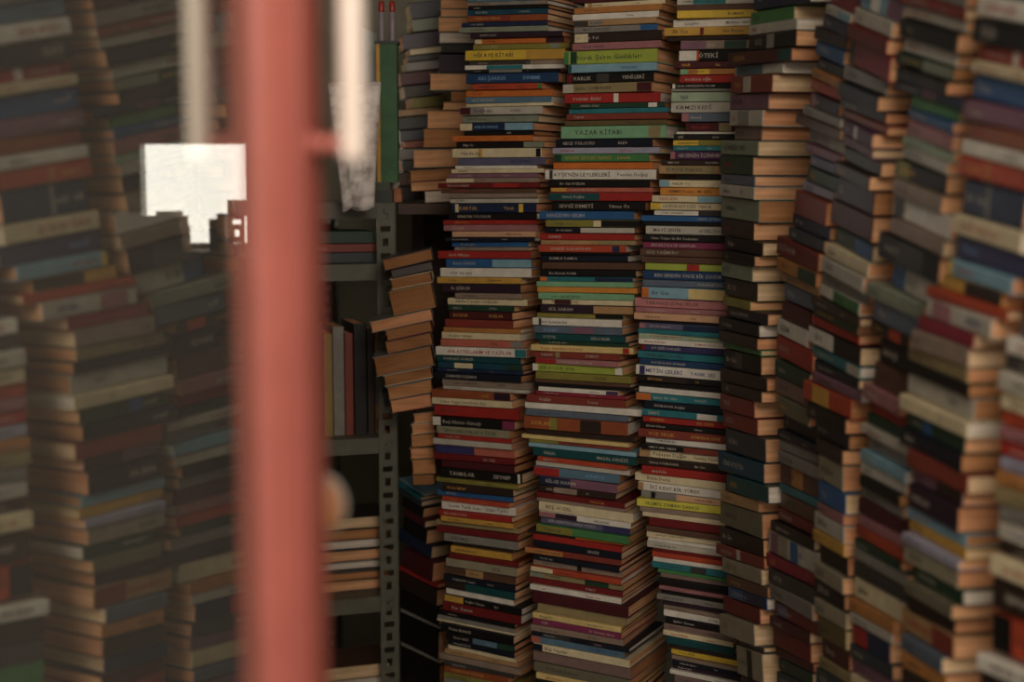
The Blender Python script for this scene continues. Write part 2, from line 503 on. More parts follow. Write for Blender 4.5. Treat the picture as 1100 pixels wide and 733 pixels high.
ROWS['c3'] = """
-22 735 840 nv w
-15 733 838 mr w
-8 730 838 tn k
-2 727 835 wg k 0.2-0.6:te
5.5 727 835 br -
11.5 729 838 ye k t2:ROMAN
20.5 722 832 wh k t:Çizgiler t2:Mehmet_Güler
29.5 714 828 mu k 0.4-0.44:dr t:İlk_Yaz t2:Gün_Batımı
39 716 828 db -
43.5 732 836 tp w 0-0.35:mv 0.6-0.9:dk
53.5 729 838 bk w 0-0.26:wh 0.26-0.3:so t:ÖTEKİ
66 725 830 mr y t:NAR t2:Giz
74 731 836 oc k 0-0.13:mt 0.3-0.5:ye
80.5 730 835 rd w t:bozkırın_oğlu
89.5 720 830 bk w 0.03-0.07:wh t:UZAK_DENİZLERİN_ADAMI
95.5 722 826 gr -
98.5 721 828 pg k t:Işık
109.5 720 826 wg k t:KIRMIZI_KEDİ
121 733 838 sl w 0-0.12:mp
131 736 840 mr r t:Geceler 0.62-0.85:kh
141.5 726 830 wh -
144 724 828 bk w t:ÇIĞ t2:ADA
150.5 723 828 ye k 0.45-0.9:ol t:KARADENİZLİ
156.5 723 828 te w
162 720 826 pu w 0-0.08:mp t:GECENİN_İÇİNDEN
171.5 710 818 db w t:MEKTUP t2:BULUŞMA
177.5 709 816 tn k 0.1-0.8:kh t:DÜNYA_TARİHİ
187 726 830 bk -
193 709 818 cr k 0-0.15:lb
201 709 816 am k t:PEMBE_Deniz_-_M._GÜL
209.5 701 812 cr r 0.6-1:lb t:YENİ_GÜN
217 698 810 cr k 0-0.13:ye t:SÖZÜN_BİTTİĞİ_YERDE
225.5 703 812 dg k 0-0.6:wh t:ÖYKÜ_GÜNLERİ
231 689 800 bl w t2:DENİZ_VE_KENT
237.5 690 800 bk -
242 692 800 wg k t:MAVİ_ŞEHİR t2:GÜZEL_ÜLKE
251.5 691 800 bk w t:Ümit_Yaşar_ile_Bir_Sonbahar
259 690 800 mg w t:SEVGİLİ_KAYIP_KENTLER
266.5 687 800 br w t:GÜZ_YAĞMURU
275 690 802 br k
282 693 802 lm - 0.5-0.65:rd
290 691 800 nb w t:BEN_SENDEN_ÖNCE_BİR_ÇOCUK
300 690 800 sl w t2:KARANLIKTAN
307.5 690 800 lb k 0-0.08:or 0.55-1:cy
319.5 681 800 pk k t:YABANCI_GÜNLÜKLER
329.5 683 802 mp w
335 682 802 pc k
343 685 800 bk -
346 687 802 vs w 0-0.07:mp 0.5-1:nv
352.5 685 802 te k
357.5 686 802 pg r t:KÜÇÜK_ALIŞKANLIKLAR
363 686 802 wh r t:Bütün_Öyküler t2:ZAMAN_GÖLÜ
369.5 687 802 in w 0-0.05:dr t:AY_IŞIĞI_SOKAĞI
376.5 685 802 te k t:ŞEHİR_MEKTUPLARI
384.5 688 802 nb w t:KAYBOLAN_GÜNLER
391 684 805 wh b 0.04-0.1:in t:METİN_ÇELEBİ t2:YANIK_SES
402 687 802 bk y 0.1-0.55:db
408.5 686 802 bk -
415 686 802 wh -
421 683 800 te w 0-0.16:or
430.5 692 802 nk w
438.5 690 800 te w 0.65-0.88:wh t:ŞİMDİ
446 690 800 rd y t:KIRMIZI t2:BİR_ŞEHİR
453.5 688 800 bk w
459 687 800 rb y t:YÜZ_YILLIK t2:DÜNDEN_BUGÜNE
469 693 802 wh k
475.5 690 800 bk w 0.5-1:rb t:UMUT_HER_YERDE
481.5 686 798 cr k 0-0.12:tn t:Yaşayan_Dağlar t2:Seçme_Yazılar
491 686 798 db w
499.5 690 802 rd w t:anadolu
507.5 681 800 cr k t:Bizim_Deniz
517 685 800 wh k 0-0.06:tn t:İKİ_KENT_BİR_YÜREK
527 688 798 gr k 0.42-1:pc 0.12-0.17:bk t2:HALKLAR
534.5 685 796 yl g t:GEÇMİŞ_ZAMAN_ŞARKISI
543.5 688 796 tp -
549 690 798 cr -
555.5 697 802 dr -
564.5 694 800 br -
570.5 694 800 cr k
577.5 696 800 wh -
581 695 800 wg k
589 702 806 dr -
592.5 700 806 so -
598.5 701 806 wh -
603 699 808 te k 0.5-0.7:dg
611.5 706 808 gn -
616 709 812 tm -
620.5 708 810 bk -
628.5 709 812 mp k
632.5 710 812 bk -
637 706 812 gr k
644.5 711 816 dp -
650 713 818 tp k
654.5 713 818 wh k t2:GÜZEL_YAZI
662 715 818 bk w
669.5 713 818 tm k
676 713 820 cr r
682.5 717 822 dt -
691.5 718 822 db -
697 720 824 ye k
704 722 824 tp -
708 722 826 nk w
714 722 826 dp w
718.5 720 826 wh k t2:Kervan
724.5 725 828 tm k
733 724 828 bk w
742 724 828 cr k
751 724 828 rd w
761 724 828 nv w
"""
ROWS['c4'] = """
-32 812 862 br k
-13 808 868 nv w
13 803 848 gn k
27 804 855 wg r t:SIRA
38 807 857 bk w 0.4-0.55:gr t:GÖZ
57 785 852 mr y 0.82-1:dt t:SULTAN
71 782 840 wh k 0.05-0.6:st t:TARİH
82 785 833 rb y 0.32-0.5:wg t:ŞAH
101 782 825 mv k t:BOZKIR
118 785 820 wg r 0.25-0.6:gr
135.5 785 814 tm k t:KUYU
150 775 814 sg k t:GÜNEŞİN_YERİ
166 775 810 dk r t:KAYIP
186 775 811 sl k
197 774 813 wg k t:Gökçe t2:SU
210 773 813 sg g t:ORMAN
233 771 808 db r t:DAĞ
253 775 817 bk w
268.5 778 812 bk w
280 775 807 sg g t:KUŞ
297 775 809 db w t:SES_VE
318 776 806 ol k
328 777 820 nk w
340 772 814 bk w
354 774 815 db -
367 774 815 gn -
374 777 814 bk w 0.3-0.5:dg
395 778 823 db -
409 776 820 db w t:OK
421.5 774 809 rb w t:YENİ
440 773 810 rb w t:GİZLİ
459 775 818 ds w t:EKİM_2
484 771 818 nt w t:SİNE_HÜSEYİN
509 782 826 dt y
526 775 813 tn k
537 768 816 ok k t:ANNE_BİZ
565 770 817 bk w
583 767 818 rb w 0.45-0.52:wg
598 774 817 kg k t:İLK_YIL
617 780 823 br y
629 779 822 bl w 0.4-1:nv
640 773 824 dr -
658 775 820 kg r
686 788 826 dg -
692 789 826 kg k 0.4-0.6:bk
725 791 832 dp -
745 791 830 rb w
765 792 832 kg k
"""
ROWS['c5'] = """
-26 893 926 nv w
-12 890 923 cm w
4 887 917 wg k 0.5-1:lb
14 884 912 nv w
27 877 907 db k
42 875 905 bl w t:DÜNYA
61 879 905 nk w
72 873 904 oc k
83 871 902 so w
98 873 902 dp w 0.05-0.2:mp
112 867 903 gr k
120 858 903 br -
137 866 904 tm k 0.6-1:kg
153 868 902 mv -
165 871 901 vs w
177 868 898 dk y t:Güz
193 862 892 lv k
203 858 890 rb r t:SERÇE
228 850 888 nv w
243 849 885 ds w
252 837 882 dr w t:ELÇİ_HANIM
275 838 880 oc k 0.55-1:dk
292 840 880 tn k
303 841 874 sl w t:Rüya
322 840 870 mr -
340 833 866 wh k t:GİZEM
359 832 874 rd w t:ARAYIŞ
385 835 872 dk w
403 834 866 tm k
424 838 872 ok y
444 838 878 bk w t:II
460 838 880 nk w
471 838 882 gr -
483 838 882 gr k
496 836 876 br k 0.3-0.6:oc
518 834 877 te k
528 834 876 br g t:GÜN_VE
545 831 876 dr w t:KARANLIK
558 829 876 bk w
569 826 880 wg b 0.45-0.6:bl 0.05-0.2:mv 0.2-0.4:kg t2:SES
593 824 873 cm y t:AŞK
610 828 878 dg w t:DEFTER
624 825 878 gr k
641 823 880 dr w 0.05-0.3:vs
656 822 870 mr w
668 820 868 dr -
690 821 868 mr -
702 824 868 dk w
716 824 868 ds w
734 823 867 mr w
"""
ROWS['c6'] = """
-30 928 968 rb w
-12 924 965 lb k 0.25-0.45:wh 0.65-1:mv
7 917 957 wg k
24 912 957 dr k
41 910 957 cm k 0-0.1:bk
69 905 947 gr k
86 904 944 nk -
103 901 944 dp w
116 901 948 rb -
127 903 940 pu w 0.4-0.5:wh
144 902 937 mv k
156 903 943 db -
172 900 937 db y
188 898 935 dp w t:İZ
212 890 933 mr -
243 893 935 dk w 0.55-1:bl
260 889 935 cr k
274 884 932 wg k t:SAYI
291 880 930 gr k
303 876 922 wh k 0-0.35:wh 0.35-1:gn
318 875 925 db w
327 873 918 dk y
338 870 916 rd -
348 866 920 bk k 0-0.5:wh t:GECE
370 867 920 te w 0.75-1:wg
386 872 920 nk w
398 873 925 mv k
407 866 922 so - 0.2-0.55:mu
431 870 918 bk w t:LAL
450 873 918 nk w
469 878 916 db -
487 880 915 kg k
516 882 918 bl w
538 880 916 mp k
548 876 917 wg k
567 876 917 mu k
581 877 915 bk -
602 876 916 kg k
619 873 912 bk w
641 876 915 kg k
661 879 915 bo k
684 880 916 mr w
704 878 920 kh k
716 876 920 ds w
735 875 918 dr w
"""
ROWS['c7'] = """
-28 978 1038 gr k
-8 975 1035 rb w
5 972 1032 wg r t:KIŞ_BAHÇESİ
18 970 1030 bk w
40 967 1022 wh r t:KİRAZ
54 961 1021 dk y 0.5-1:sg
71 967 1021 bk - 0.5-0.8:db
85 961 1036 nv w 0.4-0.6:mv
102 976 1022 gn k
114 969 1021 bl w
128 972 1020 mp k
145 968 1018 pg k
156 966 1015 wg k t:ESKİ_DENİZ
169 963 1013 bk y 0.05-0.3:ol
190 963 1012 tp k
208 957 1018 wh k 0.02-0.2:dg
233 958 1016 tp -
247 948 1010 bk w 0.35-0.75:dg t:VAKİT
280 953 1003 wg k 0-0.3:bl
301 937 992 sg k
321 940 988 sl w
341 932 972 db y 0.5-0.8:so
362 943 975 bk w
387 938 970 br k
410 930 970 mp w
428 930 968 rd -
442 928 967 dk -
454 926 978 wg r
466 928 977 gr k
481 926 973 lb w
495 925 970 wg k
509 925 967 bk -
521 921 967 gr k
533 920 970 mr k
552 920 968 mp k
562 915 968 so k
577 917 966 dk w
587 916 972 gr w
601 916 978 dg k
618 914 962 cr k
641 912 958 oc k
656 912 956 wg k
669 914 953 nv - 0-0.4:rd
690 912 955 ds w
706 911 955 mv k
722 911 955 cr k
741 910 955 nv w
"""
ROWS['c8'] = """
-48 1058 1136 gr k
-30 1054 1132 st k
-6 1050 1128 wh r t:UZUN_GÜN
18 1049 1128 bk w t:YAZI 0.1-0.25:dg
47 1047 1125 rd w 0.5-0.58:wh
64 1043 1122 cr r
78 1041 1120 bl w t:Pınar
107 1041 1118 mv w
129 1040 1116 ru r
149 1035 1110 wh k t2:GÜZLER
166 1033 1106 so y 0.4-0.45:oc
190 1034 1100 nv w 0.4-0.45:gr
228 1025 1098 cr r t:DAĞ_VE_KUŞ
251 1022 1098 in l
277 1018 1086 lb r t:DALGA 0-0.06:ye
294 1010 1072 mu y 0.4-1:db
307 998 1080 so k
319 997 1068 wg b 0.1-0.4:mp t2:NEHİR
338 988 1048 cm -
353 985 1042 tp k
371 975 1040 kh k
385 970 1042 bk -
399 970 1042 wg k t2:Gül
422 969 1042 cr k t2:ev
440 970 1036 dk w 0.3-0.45:bl
456 965 1034 nk w
481 976 1038 rb -
501 974 1030 mv k 0.5-1:db
517 975 1028 dp w
543 970 1030 lb r
557 970 1032 mu k
571 973 1030 lv k
582 972 1026 kg k
606 976 1028 dk w
622 974 1024 ok k
638 973 1018 db k
651 962 1020 tn r 0.6-1:rb
680 968 1014 sl k
700 971 1015 oc k
717 970 1015 db -
740 969 1016 st w
"""
ROWS['c9'] = """
300 1092 1170 kg k
320 1088 1166 mr w
340 1086 1160 st w
360 1082 1155 wh r
380 1078 1150 dg w
397 1076 1150 wg k
420 1074 1148 cr k
440 1071 1148 so k 0.35-1:bk
457 1071 1146 mp k
472 1071 1146 rd w
489 1069 1144 lv k
505 1068 1144 oc k
521 1068 1142 kh k
541 1069 1142 gr k
560 1069 1142 wg b
580 1070 1142 db w
594 1068 1140 cr r
618 1068 1140 db w
655 1063 1136 so k 0-0.15:bk
700 1052 1130 wh k t:YENİ_BİR_GÜN
722 1052 1128 db k
748 1050 1126 gr w
"""
# piles whose cut pages face the aisle (first colour: paper, some darkened for shade)
ROWS['c0'] = """
-12 472 522 qw -
-2 471 522 qt -
9 472 522 qt -
18 471 522 qt -
34 471 520 qw -
46 474 520 bk -
57 471 518 dp -
78 461 520 qt -
97 483 520 qb -
109 475 518 qt -
118 458 518 qt -
138 455 514 qb -
160 443 510 qt -
183 438 506 qb -
195 440 502 qt -
205 455 502 qw -
218
"""
ROWS['c0b'] = """
279 409 484 qd -
290 420 484 db -
300 418 484 qd -
313 417 484 qd -
346 396 480 qo -
355 413 484 qd -
367 413 484 qd -
384 400 480 qd -
404 411 480 qd -
416 415 480 qb -
430 418 480 qo -
445
"""
ROWS['c0d'] = """
445 443 482 qo -
456 441 482 qo -
467 440 482 qb -
482 439 482 qo -
494 442 482 qb -
510 442 482 qd -
522
"""
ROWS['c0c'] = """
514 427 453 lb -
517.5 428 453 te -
523 429 453 ds -
533 433 454 bk -
546 434 457 mr -
554 433 459 bk -
568 427 462 nv -
587 434 467 mr -
607 428 470 rd -
613 430 471 db -
632 430 471 bk -
654 430 471 gr -
658 430 471 bk -
690 431 471 gr -
694 431 471 bk -
728 431 471 db -
745 431 471 bk -
"""  # first row: pale strip painted for the glint on the teal book's edge

ROWS['c00'] = """
2 440 482 nk -
21 442 480 sg -
36 432 476 dp -
53 440 478 cr -
60 438 476 dg -
67 436 474 gr -
78 430 470 mr -
92 434 474 db -
105 442 480 ol -
118 430 472 tn -
126 424 470 bk -
140 430 470 ds -
152 434 474 ru -
160 428 470 gr -
172 432 470 bk -
185 428 466 br -
200 426 466 db -
216
"""

# ---------------------------------------------------------------- colours of covers and paper
PAL = {  # code: (plain name, sRGB)
 'wh': ('white', (222, 216, 204)), 'cr': ('cream', (220, 202, 160)), 'cy': ('pale-yellow', (220, 190, 116)), 'wg': ('off-white', (188, 182, 168)),
 'gr': ('grey', (134, 130, 124)), 'sg': ('sage', (132, 140, 120)), 'kg': ('stone-grey', (150, 140, 116)), 'ok': ('drab', (112, 106, 84)), 'dg': ('charcoal', (64, 61, 58)),
 'bk': ('black', (26, 23, 23)), 'nk': ('blue-black', (26, 30, 44)), 'br': ('brown', (98, 66, 50)), 'db': ('dark-brown', (54, 38, 32)), 'bo': ('bronze', (104, 86, 48)),
 'tn': ('tan', (180, 136, 88)), 'tp': ('taupe', (146, 124, 108)), 'tm': ('dusty-mauve', (132, 104, 98)), 'kh': ('khaki', (150, 132, 88)), 'ol': ('olive', (136, 128, 50)),
 'ye': ('yellow', (226, 184, 44)), 'yl': ('lemon', (214, 204, 60)), 'mu': ('mustard', (206, 152, 52)), 'oc': ('ochre', (190, 120, 56)), 'am': ('amber', (222, 138, 46)), 'or': ('orange', (214, 106, 36)), 'so': ('vermilion', (196, 66, 38)),
 'ru': ('rust', (158, 74, 38)), 'rb': ('brick', (142, 54, 42)), 'rd': ('red', (180, 38, 34)), 'dr': ('dark-red', (124, 28, 30)), 'mr': ('maroon', (84, 28, 34)), 'cm': ('crimson', (156, 36, 58)),
 'sm': ('salmon', (196, 96, 78)), 'pc': ('peach', (214, 160, 120)), 'pk': ('pink', (200, 120, 122)), 'mp': ('rose', (168, 104, 110)), 'mv': ('mauve', (132, 86, 108)), 'mg': ('magenta', (142, 48, 86)),
 'pu': ('purple', (82, 46, 84)), 'dp': ('plum', (52, 32, 48)), 'in': ('indigo', (58, 54, 106)), 'vs': ('slate-violet', (94, 92, 128)), 'lv': ('lavender', (160, 158, 184)),
 'nv': ('navy', (32, 46, 80)), 'nb': ('deep-blue', (32, 66, 112)), 'bl': ('blue', (38, 94, 156)), 'st': ('steel-blue', (84, 120, 146)), 'sl': ('slate', (90, 104, 124)), 'ds': ('dark-slate', (52, 62, 68)), 'lb': ('light-blue', (122, 170, 192)),
 'te': ('teal', (34, 122, 134)), 'nt': ('petrol', (24, 74, 98)), 'dt': ('dark-teal', (20, 76, 80)), 'gn': ('green', (62, 132, 70)), 'dk': ('dark-green', (32, 66, 48)), 'mt': ('mint', (118, 178, 132)), 'pg': ('pale-green', (158, 180, 150)), 'lm': ('lime', (158, 176, 56)),
}
INK = {'w': ('white', (186, 176, 162)), 'k': ('black', (66, 58, 54)), 'y': ('yellow', (206, 156, 70)), 'r': ('red', (168, 48, 40)), 'b': ('blue', (50, 66, 130)), 'g': ('green', (56, 84, 48)), 'l': ('pale-blue', (128, 168, 206)), 'n': ('navy', (48, 50, 92))}
def cover_mat(code):
    name, rgb = PAL[code]
    g_ = .3 * rgb[0] + .59 * rgb[1] + .11 * rgb[2]
    rgb = [c_ + (g_ * k_ - c_) * .2 for c_, k_ in zip(rgb, (1.06, 1.0, .9))]
    return solid('cover_' + name.replace('-', '_'), rgb, 0.42, noise=0.13, scale=38, spec=0.45, bump=0.05)
def ink_mat(code):
    name, rgb = INK[code]
    return solid('ink_' + name.replace('-', '_'), rgb, 0.5, noise=0.1, scale=200)
PAGES = {'qt': (230, 176, 132), 'qb': (190, 136, 92), 'qc': (230, 200, 160), 'qw': (226, 216, 202), 'qo': (216, 156, 114), 'qd': (160, 112, 74)}  # last tone: paper darkened to paint the shade on the pile by the upright
def page_mat(code):
    """a block of cut pages: many fine leaves one over another"""
    key = 'pages_' + code
    if key in _MATS: return _MATS[key]
    m, nt, b = new_mat(key)
    c = srgb(PAGES[code])
    tc = nt.nodes.new('ShaderNodeTexCoord')
    mp = nt.nodes.new('ShaderNodeMapping'); mp.inputs['Scale'].default_value = (3, 3, 900)
    nz = nt.nodes.new('ShaderNodeTexNoise'); nz.inputs['Scale'].default_value = 1.0; nz.inputs['Detail'].default_value = 2
    mp2 = nt.nodes.new('ShaderNodeMapping'); mp2.inputs['Scale'].default_value = (14, 14, 60)
    n2 = nt.nodes.new('ShaderNodeTexNoise'); n2.inputs['Scale'].default_value = 1.0; n2.inputs['Detail'].default_value = 3
    add = nt.nodes.new('ShaderNodeMath'); add.operation = 'ADD'
    hv = nt.nodes.new('ShaderNodeMath'); hv.operation = 'MULTIPLY'; hv.inputs[1].default_value = 0.5
    rp = nt.nodes.new('ShaderNodeValToRGB')
    rp.color_ramp.elements[0].position = 0.30; rp.color_ramp.elements[1].position = 0.66
    rp.color_ramp.elements[0].color = [c[0] * .62, c[1] * .55, c[2] * .48, 1]
    rp.color_ramp.elements[1].color = [min(1, x * 1.12) for x in c] + [1]
    L = nt.links.new
    L(tc.outputs['Object'], mp.inputs['Vector']); L(mp.outputs['Vector'], nz.inputs['Vector'])
    L(tc.outputs['Object'], mp2.inputs['Vector']); L(mp2.outputs['Vector'], n2.inputs['Vector'])
    L(nz.outputs['Fac'], add.inputs[0]); L(n2.outputs['Fac'], add.inputs[1]); L(add.outputs[0], hv.inputs[0])
    L(hv.outputs[0], rp.inputs['Fac']); L(rp.outputs['Color'], b.inputs['Base Color'])
    bp = nt.nodes.new('ShaderNodeBump'); bp.inputs['Strength'].default_value = 0.35; bp.inputs['Distance'].default_value = 0.001
    L(nz.outputs['Fac'], bp.inputs['Height']); L(bp.outputs['Normal'], b.inputs['Normal'])
    b.inputs['Roughness'].default_value = 0.9; b.inputs['Specular IOR Level'].default_value = 0.2
    _MATS[key] = m
    return m

# ---------------------------------------------------------------- lettering: one small mesh per glyph, set letter by letter
_GLYPH = {}
def glyph(ch):
    if ch not in _GLYPH:
        cu = bpy.data.curves.new('glyph', 'FONT'); cu.body = ch; cu.size = 1.0; cu.resolution_u = 1; cu.offset = 0.012
        ob = bpy.data.objects.new('glyph', cu); COL.objects.link(ob)
        dg = bpy.context.evaluated_depsgraph_get()
        me = bpy.data.meshes.new_from_object(ob.evaluated_get(dg))
        vs = [tuple(v.co[:2]) for v in me.vertices]; fs = [tuple(p.vertices) for p in me.polygons]
        x0 = min((v[0] for v in vs), default=0); x1 = max((v[0] for v in vs), default=.3)
        _GLYPH[ch] = ([(x - x0, y) for x, y in vs], fs, x1 - x0)
        bpy.data.objects.remove(ob); bpy.data.curves.remove(cu); bpy.data.meshes.remove(me)
    return _GLYPH[ch]
def lettering(text, x0, x1, zc, h, y):
    """letters of cap height h between x0 and x1 on the spine (y = just proud of it); shrinks to fit"""
    v = []; f = []; x = 0.0
    for ch in text:
        if ch == ' ': x += .32; continue
        gv, gf, w = glyph(ch)
        n = len(v)
        v += [(a + x, b) for a, b in gv]; f += [tuple(i + n for i in q) for q in gf]
        x += w + .09
    k = h / .70
    sx = min(k * 1.12, (x1 - x0) / max(x, .1))
    return [(x0 + a * sx, y, zc - h / 2 + b * k) for a, b in v], f, x * sx

# ---------------------------------------------------------------- one book
TITLES = ['Yol', 'Bir Gün', 'SONBAHAR', 'Kar', 'ANILAR', 'Ev', 'GECE', 'Dağlar', 'ŞİİRLER', 'Deniz', 'BAHÇE', 'Güneş', 'SOKAK', 'Işıklar', 'KUŞLAR', 'Zaman']
def book_pieces(L, W, T, spec, rnd, detail=True):
    """list of (part name, verts, faces, material); x along the spine, y into the book, z up; spine at y = 0"""
    code = spec['col']
    c = min(.0011, T * .12); r = min(.0016, T * .12)
    prof = [(W, 0), (r, 0), (r * .3, r * .3), (0, r), (0, T - r), (r * .3, T - r * .3), (r, T), (W, T), (W, T - c), (c * 1.6, T - c), (c * 1.6, c), (W, c)]
    n = len(prof)
    v = [(0, a, b) for a, b in prof] + [(L, a, b) for a, b in prof]
    f = [(i, (i + 1) % n, n + (i + 1) % n, n + i)[::-1] for i in range(n)]
    for o, rev in ((0, False), (n, True)):     # the two ends of the folded cover
        caps = [(0, 1, 10, 11), (1, 2, 3, 10), (3, 4, 9, 10), (4, 5, 6, 9), (6, 7, 8, 9)]
        f += [tuple(o + i for i in (q if not rev else q[::-1])) for q in caps]
    cm = spec.get('cover') or cover_mat(code)
    out = [('cover', v, f, cm)]
    i0 = rnd.uniform(.001, .0028); i1 = rnd.uniform(.0008, .0024); iw = rnd.uniform(.001, .005)
    z0, z1 = c * 1.02, T - c * 1.02
    # paper block with gently bowed ends
    ys = [c * 1.6, W * .35, W * .7, W - iw]
    bow = [0, rnd.uniform(-.0012, .0006), rnd.uniform(-.0014, .0008), rnd.uniform(-.002, .0005)]
    pv = []
    for z in (z0, z1):
        for yy, bb in zip(ys, bow): pv.append((i0 - bb * .5, yy, z))
        for yy, bb in zip(ys[::-1], bow[::-1]): pv.append((L - i1 + bb, yy, z))
    m = len(ys) * 2
    pf = [tuple(range(m))[::-1], tuple(range(m, 2 * m))] + [(i, (i + 1) % m, m + (i + 1) % m, m + i)[::-1] for i in range(m)]
    pf = [q[::-1] for q in pf]
    out.append(('page_block', pv, pf, page_mat(spec['page'])))
    for (a, b, cc) in spec.get('bands', ()):
        x0, x1 = a * L, b * L
        if a <= .001: x0 = .0002
        if b >= .999: x1 = L - .0002
        e = -.00025
        z0, z1 = r * .6, T - r * .6
        out.append(('spine_band', [(x0, e, z0), (x1, e, z0), (x1, e, z1), (x0, e, z1), (x0, .0006, z0), (x1, .0006, z0), (x1, .0006, z1), (x0, .0006, z1)],
                    [(0, 1, 2, 3), (0, 4, 5, 1), (1, 5, 6, 2), (2, 6, 7, 3), (3, 7, 4, 0)], cover_mat(cc)))
    if spec.get('ink', '-') != '-' and detail:
        im = ink_mat(spec['ink'])
        h = min(T * (.37 if (spec.get('t') or spec.get('t2')) else .31), .0078); zc = T / 2; y = -.0005
        t1, t2 = spec.get('t'), spec.get('t2')
        if not t1 and not t2:
            t1 = rnd.choice(TITLES) + (' ' + rnd.choice(TITLES) if L / T > 9 else '')
            if L / T > 12 and rnd.random() < .5: t2 = rnd.choice(TITLES)
        x = L * rnd.uniform(.07, .14)
        for (a, b, cc) in spec.get('bands', ()):
            if a <= .01 and b < .4: x = max(x, (b + .03) * L)
        xe = L * .93
        if t1:
            lv, lf, w = lettering(t1, x, L * .62 if t2 else xe, zc, h, y)
            out.append(('spine_lettering', lv, lf, im)); x += w + .012
        if t2:
            x = max(x, L * rnd.uniform(.60, .66))
            if x < L * .9:
                lv, lf, w = lettering(t2, x, xe, zc, h * .9, y)
                out.append(('spine_lettering', lv, lf, im))
    return out

# ---------------------------------------------------------------- stacks
# stack: start pixel column and depth of the spine plane, yaw, image slopes of the rows, share of cut edge in view (px), height of its base, place words
STACKS = {
 'c1': (478, 2.78, 30, [(0, -.03), (270, 0), (430, .06), (540, .11), (640, .19), (733, .22)], 26, .36, 'stack beside the steel rack'),
 'c2': (580, 2.62, 27, [(0, -.055), (190, 0), (300, .01), (431, .07), (540, .14), (690, .186), (733, .2)], 30, .36, 'second stack from the rack'),
 'c3': (690, 2.50, 25, [(0, -.03), (150, 0), (300, .035), (391, .08), (540, .117), (690, .19), (733, .2)], -12, .36, 'third stack from the rack'),
 'c4': (776, 2.30, 78, [(0, -.2), (60, -.1), (110, -.03), (170, .05), (240, .17), (310, .2), (400, .25), (500, .3), (640, .33), (733, .38)], 30, .5, 'corner stack of thick volumes'),
 'c5': (845, 2.045, 82, [(0, .4), (260, .42), (350, .45), (500, .45), (600, .47), (733, .5)], 2, .5, 'leaning stack next the corner'),
 'c6': (885, 1.87, 83, [(0, .4), (100, .42), (250, .5), (400, .45), (500, .5), (600, .58), (733, .6)], 14, .5, 'second leaning stack from corner'),
 'c7': (940, 1.685, 82, [(0, .28), (100, .32), (210, .42), (280, .48), (400, .5), (560, .55), (733, .6)], 14, .5, 'third leaning stack from corner'),
 'c8': (990, 1.525, 81, [(0, .17), (80, .2), (190, .25), (250, .3), (330, .33), (400, .41), (550, .54), (733, .58)], 30, .5, 'fourth leaning stack from corner'),
 'c9': (1072, 1.345, 74, [(0, .1), (350, .3), (500, .35), (620, .4), (733, .4)], 30, .5, 'fifth leaning stack from corner'),
 'c0': (470, 3.02, 10, [(0, .0), (140, .0), (185, -.06), (218, -.05)], 0, None, 'on the wooden book stand'),
 'c00': (430, 3.22, -12, [(0, -.12), (100, -.1), (216, -.03)], 0, None, 'cluttered pile behind the green box'),
 'c0b': (412, 2.80, -4, [(270, -.25), (300, -.2), (350, -.22), (400, -.2), (446, -.15)], 0, None, 'pile before the rack upright'),
 'c0d': (442, 2.86, 4, [(445, -.12), (480, -.06), (530, -.02)], 0, None, 'small pile under the pale-edged pile'),
 'c0c': (424, 3.05, 50, [(510, .68), (550, .6), (600, .5), (660, .48), (733, .5)], 12, .36, 'dark pile at the rack foot'),
}
BOOKS = []      # dicts: stack, matrix, L, W, T, spec, area, order, rev
def parse(line):
    tk = line.split()
    y = float(tk[0])
    if len(tk) < 4: return y, None
    d = {'l': float(tk[1]), 'r': float(tk[2]), 'col': tk[3], 'ink': tk[4], 'bands': []}
    for t in tk[5:]:
        if t.startswith('t:'): d['t'] = t[2:].replace('_', ' ')
        elif t.startswith('t2:'): d['t2'] = t[3:].replace('_', ' ')
        else:
            rg, cc = t.split(':'); a, b = rg.split('-')
            d['bands'].append((float(a), float(b), cc))
    return y, d
CODES_R = ['wh', 'cr', 'wg', 'gr', 'bk', 'bk', 'nk', 'br', 'db', 'tn', 'tp', 'kh', 'or', 'rb', 'rd', 'dr', 'mr', 'mv', 'nv', 'bl', 'st', 'te', 'dk', 'gn', 'sl', 'dg', 'mp']
def put(stack, PL, dirx, n, L, T, spec, area, order, rnd, rev=False, jit=True):
    W = max(.10, min(.15, L * rnd.uniform(.64, .72)))
    if stack in ('c4', 'c5', 'c6', 'c7', 'c8', 'c9'): W = rnd.uniform(.115, .135)
    if stack in ('c0b', 'c0d', 'c0c'): W = rnd.uniform(.105, .118)
    if stack == 'c2': W = rnd.uniform(.15, .17) if PL.z > .95 else rnd.uniform(.18, .195)
    if jit: PL = PL + n * rnd.uniform(-.004, .007)
    x = Vector(dirx).normalized()
    z = x.cross(n).normalized(); y = z.cross(x)
    if jit:
        a = math.radians(rnd.gauss(0, 1.1))
        mid = PL + x * L / 2
        x2 = x * math.cos(a) + y * math.sin(a); y2 = y * math.cos(a) - x * math.sin(a)
        x, y = x2, y2
        PL = mid - x * L / 2
    org = PL - z * T
    if rev:
        org = org + x * L + y * W
        x, y = -x, -y
    BOOKS.append(dict(stack=stack, m=frame(org, x, y), L=L, W=W, T=T * .955, spec=spec, area=area, order=order, rev=rev))

